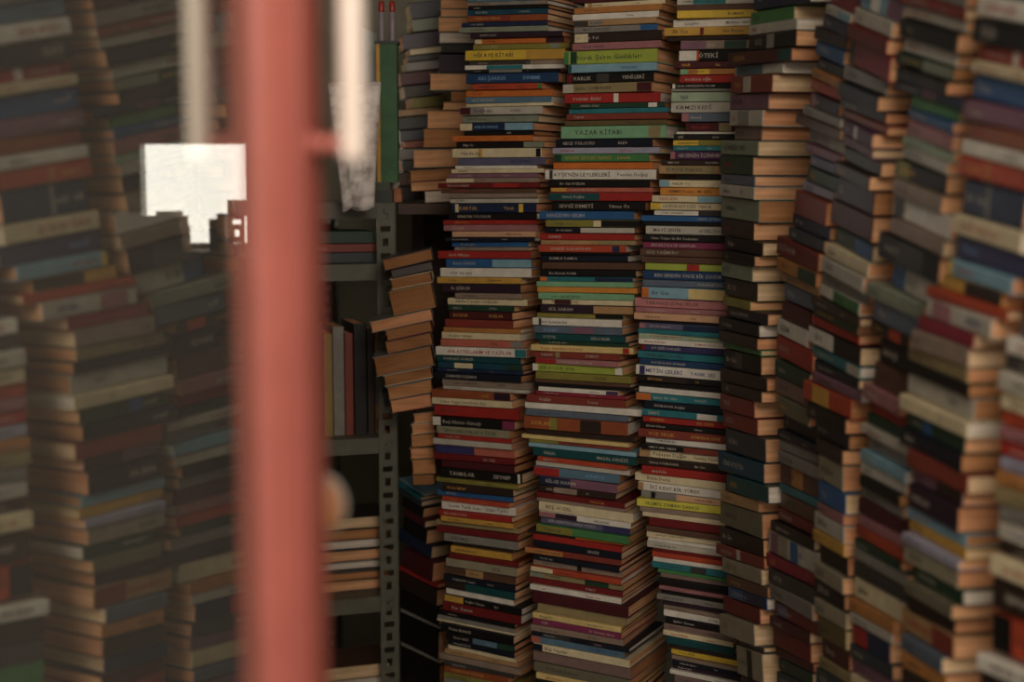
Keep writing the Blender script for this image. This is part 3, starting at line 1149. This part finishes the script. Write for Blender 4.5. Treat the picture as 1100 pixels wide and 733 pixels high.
C4_L = [(0, 806), (50, 800), (60, 785), (140, 785), (150, 775), (500, 772), (540, 770), (600, 774), (680, 780), (733, 790)]
for key, (ax, Y0, phi, slopes, endpx, base, words_) in STACKS.items():
    rnd = random.Random(key)
    ph = math.radians(phi)
    anchor = at_depth(ax, 366.5, Y0)
    d = Vector((math.cos(ph), -math.sin(ph), 0)); n = Vector((math.sin(ph), math.cos(ph), 0))
    def hit(px, py):
        r = ray(px, py)
        return EYE + r * ((anchor - EYE).dot(n) / r.dot(n))
    rows = [parse(s) for s in ROWS[key].strip().split('\n')]
    for q, (y, sp) in enumerate(rows):      # small shifts where neighbouring stacks would touch
        if not sp: continue
        if key == 'c4' and y >= 640: sp['r'] -= 9
        if key == 'c5' and y >= 640: sp['l'] += 9; rows[q] = (y + 9 * lerp_table(slopes, y), sp)
        if key == 'c6' and y >= 400: sp['r'] -= 8
        if key == 'c9' and y < 350: sp['l'] += 12; rows[q] = (y + 12 * lerp_table(slopes, y), sp)
    order = 0
    last = None
    for i, (y, sp) in enumerate(rows[:-1]):
        yn, spn = rows[i + 1]
        s = lerp_table(slopes, y)
        l, r = sp['l'], sp['r']
        if key == 'c9': r = l + 150
        if key == 'c3': r = min(r, lerp_table(C4_L, y) + 9)
        if key in ('c0b', 'c0d'): r = min(r, 463 if key == 'c0b' else 467)
        ln = spn['l'] if spn else l
        yb = yn + lerp_table(slopes, yn) * (l - ln) if spn else yn
        yb = max(yb, y + 2.6)
        PL, PR, PB = hit(l, y), hit(r, y + s * (r - l)), hit(l, yb)
        dx = PR - PL
        run = math.hypot(dx.x, dx.y); slope = dx.z / run
        tilt = math.atan(slope)
        gap = PL.z - PB.z
        if spn:      # clearance to the book below along the whole spine
            rn = l + 150 if key == 'c9' else ln + 40 if key in ('c0b', 'c0d') else spn['r']
            NL = hit(ln, yn); NR = hit(rn, yn + lerp_table(slopes, yn) * (rn - ln))
            nd = NR - NL; sn = nd.z / math.hypot(nd.x, nd.y)
            gaps = []
            for q in (PL, PR):
                tq = (q - NL).dot(d)
                gaps.append(q.z - (NL.z + sn * tq))
            gap = min(gaps)
        T = max(.0028, gap * math.cos(tilt))
        rev = sp['col'][0] == 'q'
        spec = dict(sp)
        if rev:
            spec['page'] = sp['col']; spec['col'] = rnd.choice(['db', 'tn', 'br', 'cr', 'rb', 'gr']); spec['ink'] = '-'
        else:
            far = key in ('c1', 'c2', 'c3')
            spec['page'] = rnd.choices(['qt', 'qb', 'qo', 'qc', 'qw'], [.3, .28, .24, .1, .08] if far else [.4, .1, .2, .22, .08])[0]
        vis = max(0, min(733, y + s * (r - l) * .5 + (yb - y)) - max(0, y + s * (r - l) * .5))
        wv = max(0, min(r, 1100) - l + (endpx if r < 1090 else 0))
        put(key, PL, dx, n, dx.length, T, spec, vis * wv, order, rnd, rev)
        order += 1
        last = (PL - Vector((0, 0, (PL.z - PB.z))), dx, dx.length)
    if base is None: continue
    # go on down to what the stack stands on, rows easing level
    P, dx, L = last
    z = PZ = P.z; tilt = dx.z / math.hypot(dx.x, dx.y); k = 0
    lean = 0.0
    tops = [b for b in BOOKS if b['stack'] == key]
    nrow = max(3, int((z - base) / .021)) + 30
    for j in range(nrow):
        T = rnd.uniform(.014, .027)
        if z - base < .003: break
        if z - T < base + .008: T = z - base
        k = max(0, 1 - (PZ - z) / max(.01, .45 * (PZ - base)))
        dj = d + Vector((0, 0, tilt * k))
        PLj = Vector((P.x, P.y, z)) + d * rnd.uniform(-.008, .008)
        put(key, PLj, dj, n, L * rnd.uniform(.94, 1.06), T, dict(col=rnd.choice(CODES_R), ink=rnd.choice('wk'), bands=[], page=rnd.choice(['qt', 'qo', 'qc'])), -1, order, rnd)
        order += 1
        z -= T * 1.0
    STACK_BASE = z
    STACKS[key] = STACKS[key] + ((P.x, P.y, z, d, n, L),)
    # and a little above the frame
    y0, sp0 = rows[0]
    s0 = lerp_table(slopes, y0)
    PL, PR = hit(sp0['l'], y0), hit(sp0['r'], y0 + s0 * (sp0['r'] - sp0['l']))
    if key not in ('c0b', 'c0c'):
        up = (PR - PL).cross(n).normalized()
        dx = PR - PL
        zz = 0.0
        top_n = 9 if key != 'c9' else 26
        for j in range(top_n):
            T = rnd.uniform(.012, .024)
            zz += T * 1.02
            lean_top = d * (zz * (.45 if key == 'c9' else .22 if key in ('c5', 'c6', 'c7', 'c8') else 0))
            put(key, PL + up * zz + lean_top, dx, n, dx.length * rnd.uniform(.95, 1.05), T, dict(col=rnd.choice(CODES_R), ink=rnd.choice('wk'), bands=[], page=rnd.choice(['qt', 'qo', 'qc'])), -1, -1 - j, rnd)

# the wall of stacks goes on past the frame towards the street; the door glass mirrors it
for key, px_, py_, zt in (('c10', .555, 1.10, 2.0), ('c11', .575, .91, 2.0), ('c12', .595, .72, 2.0)):
    rnd = random.Random(key)
    ph = math.radians(84)
    d = Vector((math.cos(ph), -math.sin(ph), 0)); n = Vector((math.sin(ph), math.cos(ph), 0))
    z = .5
    j = 0
    while z < zt:
        T = rnd.uniform(.014, .03)
        k = min(1, (z - .5) / 1.2)
        dj = d + Vector((0, 0, -.16 * k))
        z += T * 1.03
        put(key, Vector((px_, py_, z)) + d * (rnd.uniform(-.008, .008) + (z - .5) * .06), dj, n, rnd.uniform(.15, .17), T,
            dict(col=rnd.choice(CODES_R), ink=rnd.choice('wk'), bands=[], page=rnd.choice(['qt', 'qo', 'qc', 'qw'])), -1, j, rnd)
        j += 1

# ---------------------------------------------------------------- labels and objects
ranked = sorted([b for b in BOOKS if b['area'] > 30], key=lambda b: -b['area'])
SINGLE = set(id(b) for b in ranked[:285])
by_stack = {}
for b in BOOKS: by_stack.setdefault(b['stack'], []).append(b)
for L_ in by_stack.values(): L_.sort(key=lambda b: b['order'])
def cname(b):
    if b['rev']: return 'white-paged' if b['spec']['page'] == 'qw' else 'tan-paged'
    return PAL[b['spec']['col']][0]
def wcount(s): return len(s.replace('-', ' ').replace(',', ' ').split())
LABELS = {}
def label_for(b):
    arr = by_stack[b['stack']]; i = arr.index(b)
    up = cname(arr[i - 1]) if i > 0 else None; dn = cname(arr[i + 1]) if i + 1 < len(arr) else None
    sp = b['spec']
    if b['rev']: th = 'thin ' if b['T'] < .021 else ('thick ' if b['T'] > .036 else 'medium ')
    else: th = 'thin ' if b['T'] < .009 else ('thick ' if b['T'] > .026 else '')
    place = STACKS[b['stack']][6]
    kind = 'book' if b['rev'] else 'paperback'
    me = cname(b)
    ink = (' with ' + INK[sp['ink']][0] + ' lettering') if sp.get('ink', '-') != '-' else ''
    band = (' with ' + PAL[sp['bands'][0][2]][0] + ' band') if sp.get('bands') else ''
    near = f' between {up} and {dn} books' if up and dn else (f' on {dn} book' if dn else f' under {up} book')
    up2 = cname(arr[i - 2]) if i > 1 else None
    dn2 = cname(arr[i + 2]) if i + 2 < len(arr) else None
    tries = []
    for a in (th, ''):
        for dsc in (band, ink, ''):
            tries.append(f'{a}{me} {kind}{dsc}{near}, {place}')
    if dn2: tries.append(f'{me} {kind}{near} with {dn2} below those, {place}')
    if up2: tries.append(f'{me} {kind}{near} and {up2} above those, {place}')
    arr3 = [cname(q) for q in arr[i + 1:i + 4]]
    if len(arr3) == 3: tries.append(f'{th}{me} book above {arr3[0]}, {arr3[1]} and {arr3[2]} ones, {place}')
    if dn2 and up2: tries.append(f'{me} book{near}, {up2} and {dn2} beyond, {place}')
    if b['stack'] in ('c0', 'c00', 'c0b', 'c0d'):
        ORD = 'first second third fourth fifth sixth seventh eighth ninth tenth eleventh twelfth thirteenth fourteenth fifteenth sixteenth seventeenth'.split()
        k_ = len(arr) - 1 - i
        tries.insert(0 if b['rev'] else len(tries), f'{th}{me} book, {ORD[min(k_, 16)]} from the bottom, {place}')
    ok = [t for t in tries if wcount(t) <= 16]
    for t in ok:
        if t not in LABELS: LABELS[t] = 1; return t
    return ok[0] if ok else f'{me} {kind}, {place}'

GROUP = {'c1': 'paperbacks in the stack beside the steel rack', 'c2': 'paperbacks in the second stack from the rack', 'c3': 'paperbacks in the third stack from the rack',
 'c4': 'thick volumes of the corner stack', 'c5': 'books of the first leaning stack', 'c6': 'books of the second leaning stack', 'c7': 'books of the third leaning stack',
 'c8': 'books of the fourth leaning stack', 'c9': 'books of the fifth leaning stack', 'c00': 'books in the cluttered pile behind the green box', 'c0': 'books on the wooden book stand', 'c0b': 'books piled before the rack upright', 'c0d': 'books in the small pile', 'c0c': 'dark books piled at the rack foot'}
S_V = []; S_F = []; S_M = []; S_MATS = []; S_N = 0
for b in BOOKS:
    rnd = random.Random(f"{b['stack']}{b['order']}")
    single = id(b) in SINGLE
    ps = book_pieces(b['L'], b['W'], b['T'], b['spec'], rnd, detail=b['area'] > 0)
    if single:
        e = empty('paperback_book', b['m'], label_for(b), 'book', GROUP[b['stack']])
        for (nm, v, f, mt) in ps:
            o = mesh_obj(nm, v, f, mt, None, None)
            o.parent = e
    else:
        for (nm, v, f, mt) in ps:
            if mt not in S_MATS: S_MATS.append(mt)
            k = S_MATS.index(mt)
            S_V.extend((b['m'] @ Vector(x))[:] for x in v)
            S_F.extend(tuple(i + S_N for i in q) for q in f)
            S_M.extend([k] * len(f)); S_N += len(v)
st_ = mesh_obj('stacked_books', S_V, S_F, S_MATS, None, S_M)
tag(st_, 'remaining small paperbacks filling the tall stacks of used books', 'books', None, 'stuff')

# ---------------------------------------------------------------- furniture the stacks stand on
def bench(name, label, x0, x1, y0, y1, top, nplank):
    e = empty(name, Matrix.Translation(((x0 + x1) / 2, (y0 + y1) / 2, 0)), label, 'bench')
    wy = (y1 - y0) / nplank
    for k in range(nplank):
        child(MB().box(x0, x1, y0 + k * wy + .003, y0 + (k + 1) * wy - .003, top - .03, top).obj('plank', M_WOOD), e)
    for x in (x0 + .03, x1 - .08):
        for y in (y0 + .03, y1 - .08):
            child(MB().box(x, x + .05, y, y + .05, 0, top - .03).obj('leg', M_WOOD), e)
bench('low_bench', 'low dark wooden bench under the stacks beside the rack', -.235, .66, 2.365, 3.01, .350, 6)
bench('low_bench', 'long dark wooden bench under the leaning stacks along the wall', .30, .98, .50, 2.35, .498, 12)

# ---------------------------------------------------------------- steel rack of slotted angle
RN = at_depth(426, 300, 2.97); RN.z = 0
RF = at_depth(360, 300, 3.62); RF.z = 0
RE = (RF - RN).normalized(); RG = Vector((-RE.y, RE.x, 0))
RLEN = (RF - RN).length; RDEP = .27
RM = frame(RN, RE, RG)
rack = empty('steel_rack', RM, 'grey green slotted angle steel rack with sagging shelves', 'shelf')
RTOP = at_depth(412, 218, 2.97).z
def rpart(name, mb, mat, parent=None):
    return child(mb.obj(name, mat, None, RM), parent or rack)
def slotted(mb, along, o, sx, sy, z0, z1):
    """an L of slotted angle: each flange is two strips tied by bridges between the slots"""
    w, t_, p = .042, .0025, .0285
    for fl in (0, 1):
        def bx(a0, a1, z_0, z_1):
            if fl == 0: mb.box(o[0], o[0] + sx * t_, o[1] + sy * a0, o[1] + sy * a1, z_0, z_1) if sx * sy > 0 else mb.box(min(o[0], o[0] + sx * t_), max(o[0], o[0] + sx * t_), min(o[1] + sy * a0, o[1] + sy * a1), max(o[1] + sy * a0, o[1] + sy * a1), z_0, z_1)
            else: mb.box(min(o[0] + sx * a0, o[0] + sx * a1), max(o[0] + sx * a0, o[0] + sx * a1), min(o[1], o[1] + sy * t_), max(o[1], o[1] + sy * t_), z_0, z_1)
        bx(0, .012, z0, z1); bx(.034, w, z0, z1)
        z = z0; k = 0
        while z < z1:
            if k % 2 == 0:      # upright slot
                bx(.012, .017, z, min(z1, z + p)); bx(.029, .034, z, min(z1, z + p)); bx(.017, .029, z, min(z1, z + .006)); bx(.017, .029, min(z1, z + .023), min(z1, z + p))
            else:               # lying slot
                bx(.012, .034, z, min(z1, z + .008)); bx(.012, .034, min(z1, z + .020), min(z1, z + p))
            z += p; k += 1
    return mb
for (x, y, sx, sy, zt) in ((0, 0, 1, 1, RTOP), (RLEN, 0, -1, 1, RTOP), (0, RDEP, 1, -1, RTOP), (RLEN, RDEP, -1, -1, RTOP)):
    rpart('upright', slotted(MB(), 'z', (x, y), sx, sy, 0, zt), M_RACK)
SHELF_Z = [at_depth(420, 284, 2.97).z, at_depth(420, 470, 2.97).z, at_depth(420, 640, 2.97).z, .22]
def shelf(z):
    m = MB()
    m.box(.003, RLEN - .003, .003, RDEP - .003, z - .003, z)
    for (a, b) in ((.0035, .006), (RDEP - .006, RDEP - .0035)): m.box(.003, RLEN - .003, a, b, z - .034, z - .003)
    for (a, b) in ((.0035, .006), (RLEN - .006, RLEN - .0035)): m.box(a, b, .006, RDEP - .006, z - .034, z - .003)
    return m
for z in SHELF_Z + [RTOP]:
    rpart('shelf', shelf(z + .001), M_RACK)
    for y in (.021, RDEP - .021):
        rpart('bolt', MB().lathe([(.007, -.006), (.007, -.0005)], 6, 'x', (0, y, z - .016)), M_RACK)

def rbook(x, y, z, L, W, T, spec, label, standing=None, yaw=0.0, rev=False, group='books on the steel rack'):
    """a book on the rack, lying (spine towards the near end unless rev) or standing"""
    rnd = random.Random(label)
    if standing:
        m = Matrix.Translation((x, y, z)) @ Matrix.Rotation(math.radians(yaw), 4, 'Z') @ Matrix(((0, 1, 0, 0), (0, 0, -1, T), (1, 0, 0, 0), (0, 0, 0, 1))).to_4x4()
        m = Matrix.Translation((x, y, z)) @ Matrix.Rotation(math.radians(yaw), 4, 'Z') @ frame((0, 0, 0), (0, 0, 1), (1, 0, 0))
    else:
        m = Matrix.Translation((x, y, z)) @ Matrix.Rotation(math.radians(yaw), 4, 'Z') @ frame((0, L, 0), (0, -1, 0), (1, 0, 0))
        if rev: m = m @ Matrix.Translation((L, W, 0)) @ Matrix.Rotation(math.pi, 4, 'Z')
    e = empty('paperback_book', RM @ m, label, 'book', group)
    for (nm, v, f, mt) in book_pieces(L, W, T, spec, rnd):
        o = mesh_obj(nm, v, f, mt); o.parent = e
    return e
def sp(col, page='qt', ink='-', **k): return dict(col=col, page=page, ink=ink, bands=k.get('bands', []))
# standing books on the middle shelf
y = .006
for col, T, hgt, lab in (('oc', .030, .21, 'ochre book standing with spine outward beside the rack upright'),
                         ('db', .016, .23, 'dark-brown book standing second from the rack upright'), ('bk', .028, .24, 'black book standing third from the rack upright'),
                         ('rb', .018, .22, 'brick-red book standing between black and grey ones on the rack'), ('gr', .024, .235, 'grey book standing between brick-red and olive ones on the rack'),
                         ('ol', .020, .22, 'olive book standing between two grey books on the rack'), ('dg', .026, .24, 'charcoal book standing on the rack near the door edge')):
    z = SHELF_Z[1] + .0015
    rbook(.052, y, z, hgt, .14, T, sp(col, 'qt', bands=[(.03, .16, 'dr'), (.3, .7, 'sl')] if col == 'oc' else []), lab, standing=True)
    y += T + .0015
# lying books below
for shelf_i, y0, rows in ((2, .008, [('qt', .026, .05, 'lowest cream-edged book on the second rack shelf'), ('qb', .018, .04, 'brown-edged book over a cream-edged one, second rack shelf'), ('qw', .022, .06, 'white-edged book over a brown-edged one, second rack shelf'),
                                ('qt', .024, .045, 'tan-edged book between two white-edged ones, second rack shelf'), ('qw', .020, .052, 'white-edged book over a tan-edged one, second rack shelf'), ('qb', .022, .05, 'dark tan-edged book under the top one, second rack shelf'), ('qc', .026, .055, 'top cream-edged book in the pile on the second rack shelf')]),
                          (3, .01, [('qb', .03, .05, 'lowest tan-edged book on the bottom rack shelf'), ('qw', .03, .05, 'off-white-edged book second from bottom, bottom rack shelf'), ('qt', .026, .055, 'tan-edged book third from bottom, bottom rack shelf'), ('qw', .032, .05, 'thick white-edged book in the middle of the bottom rack shelf pile'),
                                ('qb', .024, .05, 'brown-edged book over the thick white-edged one, bottom rack shelf'), ('qt', .026, .06, 'tan-edged book third from top, bottom rack shelf'), ('qw', .028, .05, 'white-edged book second from top, bottom rack shelf'), ('qc', .03, .04, 'cream-edged book on top of the bottom rack shelf pile')])):
    z = SHELF_Z[shelf_i] + .0015
    for pg, T, x, lab in rows:
        rbook(x + .01, y0, z, .19, .13, T, sp(RND.choice(['db', 'bk', 'br', 'dg']), pg), lab, rev=True, yaw=RND.uniform(-1.5, 1.5))
        z += T + .0008
# a few on the upper shelf
z = SHELF_Z[0] + .0015
for col, T, yy, lab in (('ds', .022, .03, 'dark-slate book lying lowest under the rack top'), ('rb', .018, .02, 'brick-red book lying between slate and green ones under the rack top'), ('dk', .026, .035, 'dark-green book lying under the rack top, uppermost')):
    rbook(.05, yy, z, .2, .14, T, sp(col, 'qb', 'w'), lab); z += T + .0008

# ---------------------------------------------------------------- things on top of the rack
def top_thing(name, px, Y, label, cat, z=None):
    p = at_depth(px, 200, Y); p.z = (RTOP + .0015) if z is None else z
    return empty(name, Matrix.Translation(p), label, cat)
M_GREEN = solid('green_card', (44, 92, 50), 0.55, noise=0.25, scale=30)
M_YELLOW = solid('yellow_card', (206, 150, 48), 0.55, noise=0.15, scale=30)
M_BLACKB = solid('black_plastic', (34, 38, 34), 0.5, noise=0.2, scale=30)
M_BLUEP = solid('pale_blue_card', (178, 190, 188), 0.6, noise=0.06, scale=20)
M_REDCAP = solid('red_plastic', (172, 56, 46), 0.35, noise=0.05)
M_TUBE = solid('lilac_tube', (150, 138, 146), 0.4, noise=0.12, scale=60)
e = top_thing('black_box', 411, 2.995, 'small black box on the corner of the rack top under the green carton', 'box')
bz = at_depth(410, 196, 2.995).z - (RTOP + .0015)
bw_ = .022
bo = MB().box(-bw_, bw_, -.02, .02, 0, bz * .62).obj('box_body', M_BLACKB); bo.parent = e
bo = MB().box(-bw_ * .9, bw_ * .8, -.019, .02, bz * .62, bz).obj('lid', solid('grey_green_card', (70, 78, 62), .6)); bo.parent = e
gz0 = RTOP + .0015 + bz + .0005
e = top_thing('green_carton', 417, 2.995, 'tall green carton with a yellow edge standing on a black box', 'carton', gz0)
gh = at_depth(415, 48, 2.995).z - gz0
go = MB().box(-.0135, .022, -.018, .018, 0, gh).obj('carton_body', M_GREEN); go.parent = e
go = MB().box(-.021, -.0137, -.018, .018, 0, gh).obj('yellow_edge', M_YELLOW); go.parent = e
go = MB().box(-.024, .026, -.021, .021, gh, gh + .006).obj('carton_lid', M_BLACKB); go.parent = e
for px, lab in ((411.5, 'red-capped lilac glue stick at the yellow edge of the carton top'), (423, 'red-capped lilac glue stick on the carton top beside the book pile')):
    e = top_thing('glue_stick', px, 2.99, lab, 'glue stick', gz0 + gh + .0065)
    e['group'] = 'glue sticks on the green carton'
    to = MB().lathe([(.0068, 0), (.0072, .002), (.0072, .058), (.006, .06)], 16).obj('tube', M_TUBE, None, None, True); to.parent = e
    to = MB().lathe([(.0064, .0602), (.0066, .062), (.0066, .078), (.005, .0815), (.002, .083)], 16).obj('cap', M_REDCAP, None, None, True); to.parent = e
e = top_thing('card_folder', 397, 3.08, 'pale blue card folder standing upright behind the plastic bag', 'folder')
fh = at_depth(396, 30, 3.08).z - RTOP
fo = MB().add([(-.018, 0, 0), (.017, -.004, 0), (.019, -.004, fh * .96), (-.014, 0, fh)] + [(-.018, .003, 0), (.017, -.001, 0), (.019, -.001, fh * .96), (-.014, .003, fh)],
              [(0, 1, 2, 3), (7, 6, 5, 4), (0, 4, 5, 1), (1, 5, 6, 2), (2, 6, 7, 3), (3, 7, 4, 0)]).obj('front_cover', M_BLUEP); fo.parent = e
fo = MB().box(-.016, .016, .004, .007, 0, fh * .93).obj('back_cover', M_BLUEP); fo.parent = e

# the printed plastic bag hanging at the rack
M_BAG, nt, b = new_mat('printed_plastic')
tc = nt.nodes.new('ShaderNodeTexCoord')
nz = nt.nodes.new('ShaderNodeTexNoise'); nz.inputs['Scale'].default_value = 34; nz.inputs['Detail'].default_value = 4
mp_ = nt.nodes.new('ShaderNodeMapping'); mp_.inputs['Scale'].default_value = (1, 1, 1.6)
rp = nt.nodes.new('ShaderNodeValToRGB')
rp.color_ramp.elements[0].position = .36; rp.color_ramp.elements[0].color = srgb((192, 178, 174)) + [1]
rp.color_ramp.elements[1].position = .58; rp.color_ramp.elements[1].color = srgb((244, 234, 228)) + [1]
nt.links.new(tc.outputs['Object'], mp_.inputs['Vector']); nt.links.new(mp_.outputs['Vector'], nz.inputs['Vector'])
nt.links.new(nz.outputs['Fac'], rp.inputs['Fac']); nt.links.new(rp.outputs['Color'], b.inputs['Base Color'])
b.inputs['Roughness'].default_value = .4
bagY = 2.86
b0 = at_depth(352, 90, bagY); b1 = at_depth(409, 90, bagY); b2 = at_depth(368, 226, bagY); b3 = at_depth(402, 224, bagY)
e = empty('plastic_bag', Matrix.Translation(((b2.x + b3.x) / 2, bagY, b2.z)), 'crumpled white printed plastic bag hanging at the rack corner', 'bag')
NX, NZ = 14, 26
for nm, sgn in (('bag_front', -1), ('bag_back', 1)):
    vv = []; ff = []
    rb_ = random.Random(5 if sgn < 0 else 9)
    ph = [rb_.uniform(0, 6.28) for _ in range(6)]
    for j in range(NZ + 1):
        tz = j / NZ
        for i in range(NX + 1):
            tx = i / NX
            a = b2.lerp(b0, tz); c_ = b3.lerp(b1, tz)
            p = a.lerp(c_, tx)
            edge = math.sin(math.pi * tx) * (math.sin(math.pi * min(1, tz * 1.15 + .02)) ** .5 if tz < .86 else max(.15, math.sin(math.pi * min(1, tz * 1.15 + .02))))
            cr = .0035 * (math.sin(13 * tx + 9 * tz + ph[0]) + math.sin(-17 * tx + 21 * tz + ph[1]) + .7 * math.sin(31 * tx + 5 * tz + ph[2]) + .6 * math.sin(7 * tx - 37 * tz + ph[3]))
            p = p + Vector((0, sgn * (.0012 + .016 * edge) + cr * edge, .004 * math.sin(9 * tx + ph[4]) * (1 if j in (0, NZ) else 0)))
            vv.append(p - e.location)
    for j in range(NZ):
        for i in range(NX):
            q = (j * (NX + 1) + i, j * (NX + 1) + i + 1, (j + 1) * (NX + 1) + i + 1, (j + 1) * (NX + 1) + i)
            ff.append(q if sgn < 0 else q[::-1])
    o = mesh_obj(nm, vv, ff, M_BAG, None, smooth=True)
    so = o.modifiers.new('film', 'SOLIDIFY'); so.thickness = .0006
    o.parent = e
hk = MB().lathe([(.0022, 0), (.0022, .30)], 8, 'y', (.0, .0, 0))
ho = hk.obj('hanging_wire', M_RACK); ho.parent = e
ho.location = (b0.lerp(b1, .5) - e.location) + Vector((0, .0, .002))
# little things at the rack corner
p = at_depth(425, 214, 3.02)
e = top_thing('wooden_block', 425, 3.045, 'small orange-brown block on the rack corner under a white cap', 'block')
zb = at_depth(425, 203, 3.045).z - RTOP
o = MB().box(-.013, .014, -.012, .012, 0, zb * .55).box(-.011, .012, -.010, .010, zb * .55, zb).obj('block_body', solid('orange_wood', (170, 104, 60), .6, noise=.2)); o.parent = e
e = top_thing('bottle_cap', 424, 3.045, 'small white plastic cap on the orange-brown block', 'cap', RTOP + zb + .002)
o = MB().lathe([(.0075, 0), (.008, .002), (.008, .018), (.0065, .021), (.001, .0215)], 18).obj('cap_body', solid('white_plastic', (220, 214, 200), .4), None, None, True); o.parent = e

# ---------------------------------------------------------------- the stand behind: carries the pile of cut edges
zs = at_depth(455, 219, 3.02).z
xs0 = at_depth(430, 219, 3.05).x; xs1 = .16
ws = empty('book_stand', Matrix.Translation(((xs0 + xs1) / 2, 3.2, 0)), 'dark wooden book stand behind the stacks, beside the rack', 'stand')
child(MB().box(xs0, xs1, 3.0, 3.46, zs - .022, zs).obj('top_board', M_WOOD), ws)
child(MB().box(xs1 - .02, xs1, 3.02, 3.46, 0, zs - .022).obj('side_panel', M_WOOD), ws)
child(MB().box(xs0, xs1 - .02, 3.44, 3.46, 0.1, zs - .022).obj('back_panel', M_WOOD), ws)
child(MB().box(xs0, xs0 + .03, 3.40, 3.44, 0, zs - .022).obj('leg', M_WOOD), ws)

# ---------------------------------------------------------------- on the window sill
child(MB().box(WX0 - .04, WX1 + .04, YB - .20, YB - .002, WZ0 - .03, WZ0 - .003).obj('window_sill', M_WALL), win)
z = WZ0 - .0025
for col, T, x0, L, lab in (('nk', .030, WX0 + .01, .15, 'blue-black book lying lowest on the sill of the bright window'), ('db', .034, WX0 + .02, .14, 'dark-brown book on a blue-black one on the window sill'),
                           ('bk', .028, WX0 + .005, .15, 'black book topmost of the pile on the window sill'), ('so', .012, WX0 + .09, .05, 'small vermilion booklet on top of the window sill pile')):
    e = empty('paperback_book', frame((x0, YB - .16, z), (1, 0, 0), (0, 1, 0)), lab, 'book', 'books on the window sill')
    for (nm, v, f, mt) in book_pieces(L, .11, T, sp(col, 'qb'), random.Random(lab)):
        o = mesh_obj(nm, v, f, mt); o.parent = e
    z += T + .0006

for x0, hgt, T, col, lab in ((WX1 - .05, .10, .022, 'db', 'dark-brown booklet standing on the window sill beside the pane frame'), (WX1 - .075, .085, .018, 'nk', 'blue-black booklet standing on the window sill next to a brown one')):
    e = empty('paperback_book', frame((x0, YB - .14, WZ0 - .0025), (0, 0, 1), (0, 1, 0)), lab, 'book', 'books on the window sill')
    for (nm, v, f, mt) in book_pieces(hgt, .08, T, sp(col, 'qb'), random.Random(lab)):
        o = mesh_obj(nm, v, f, mt); o.parent = e
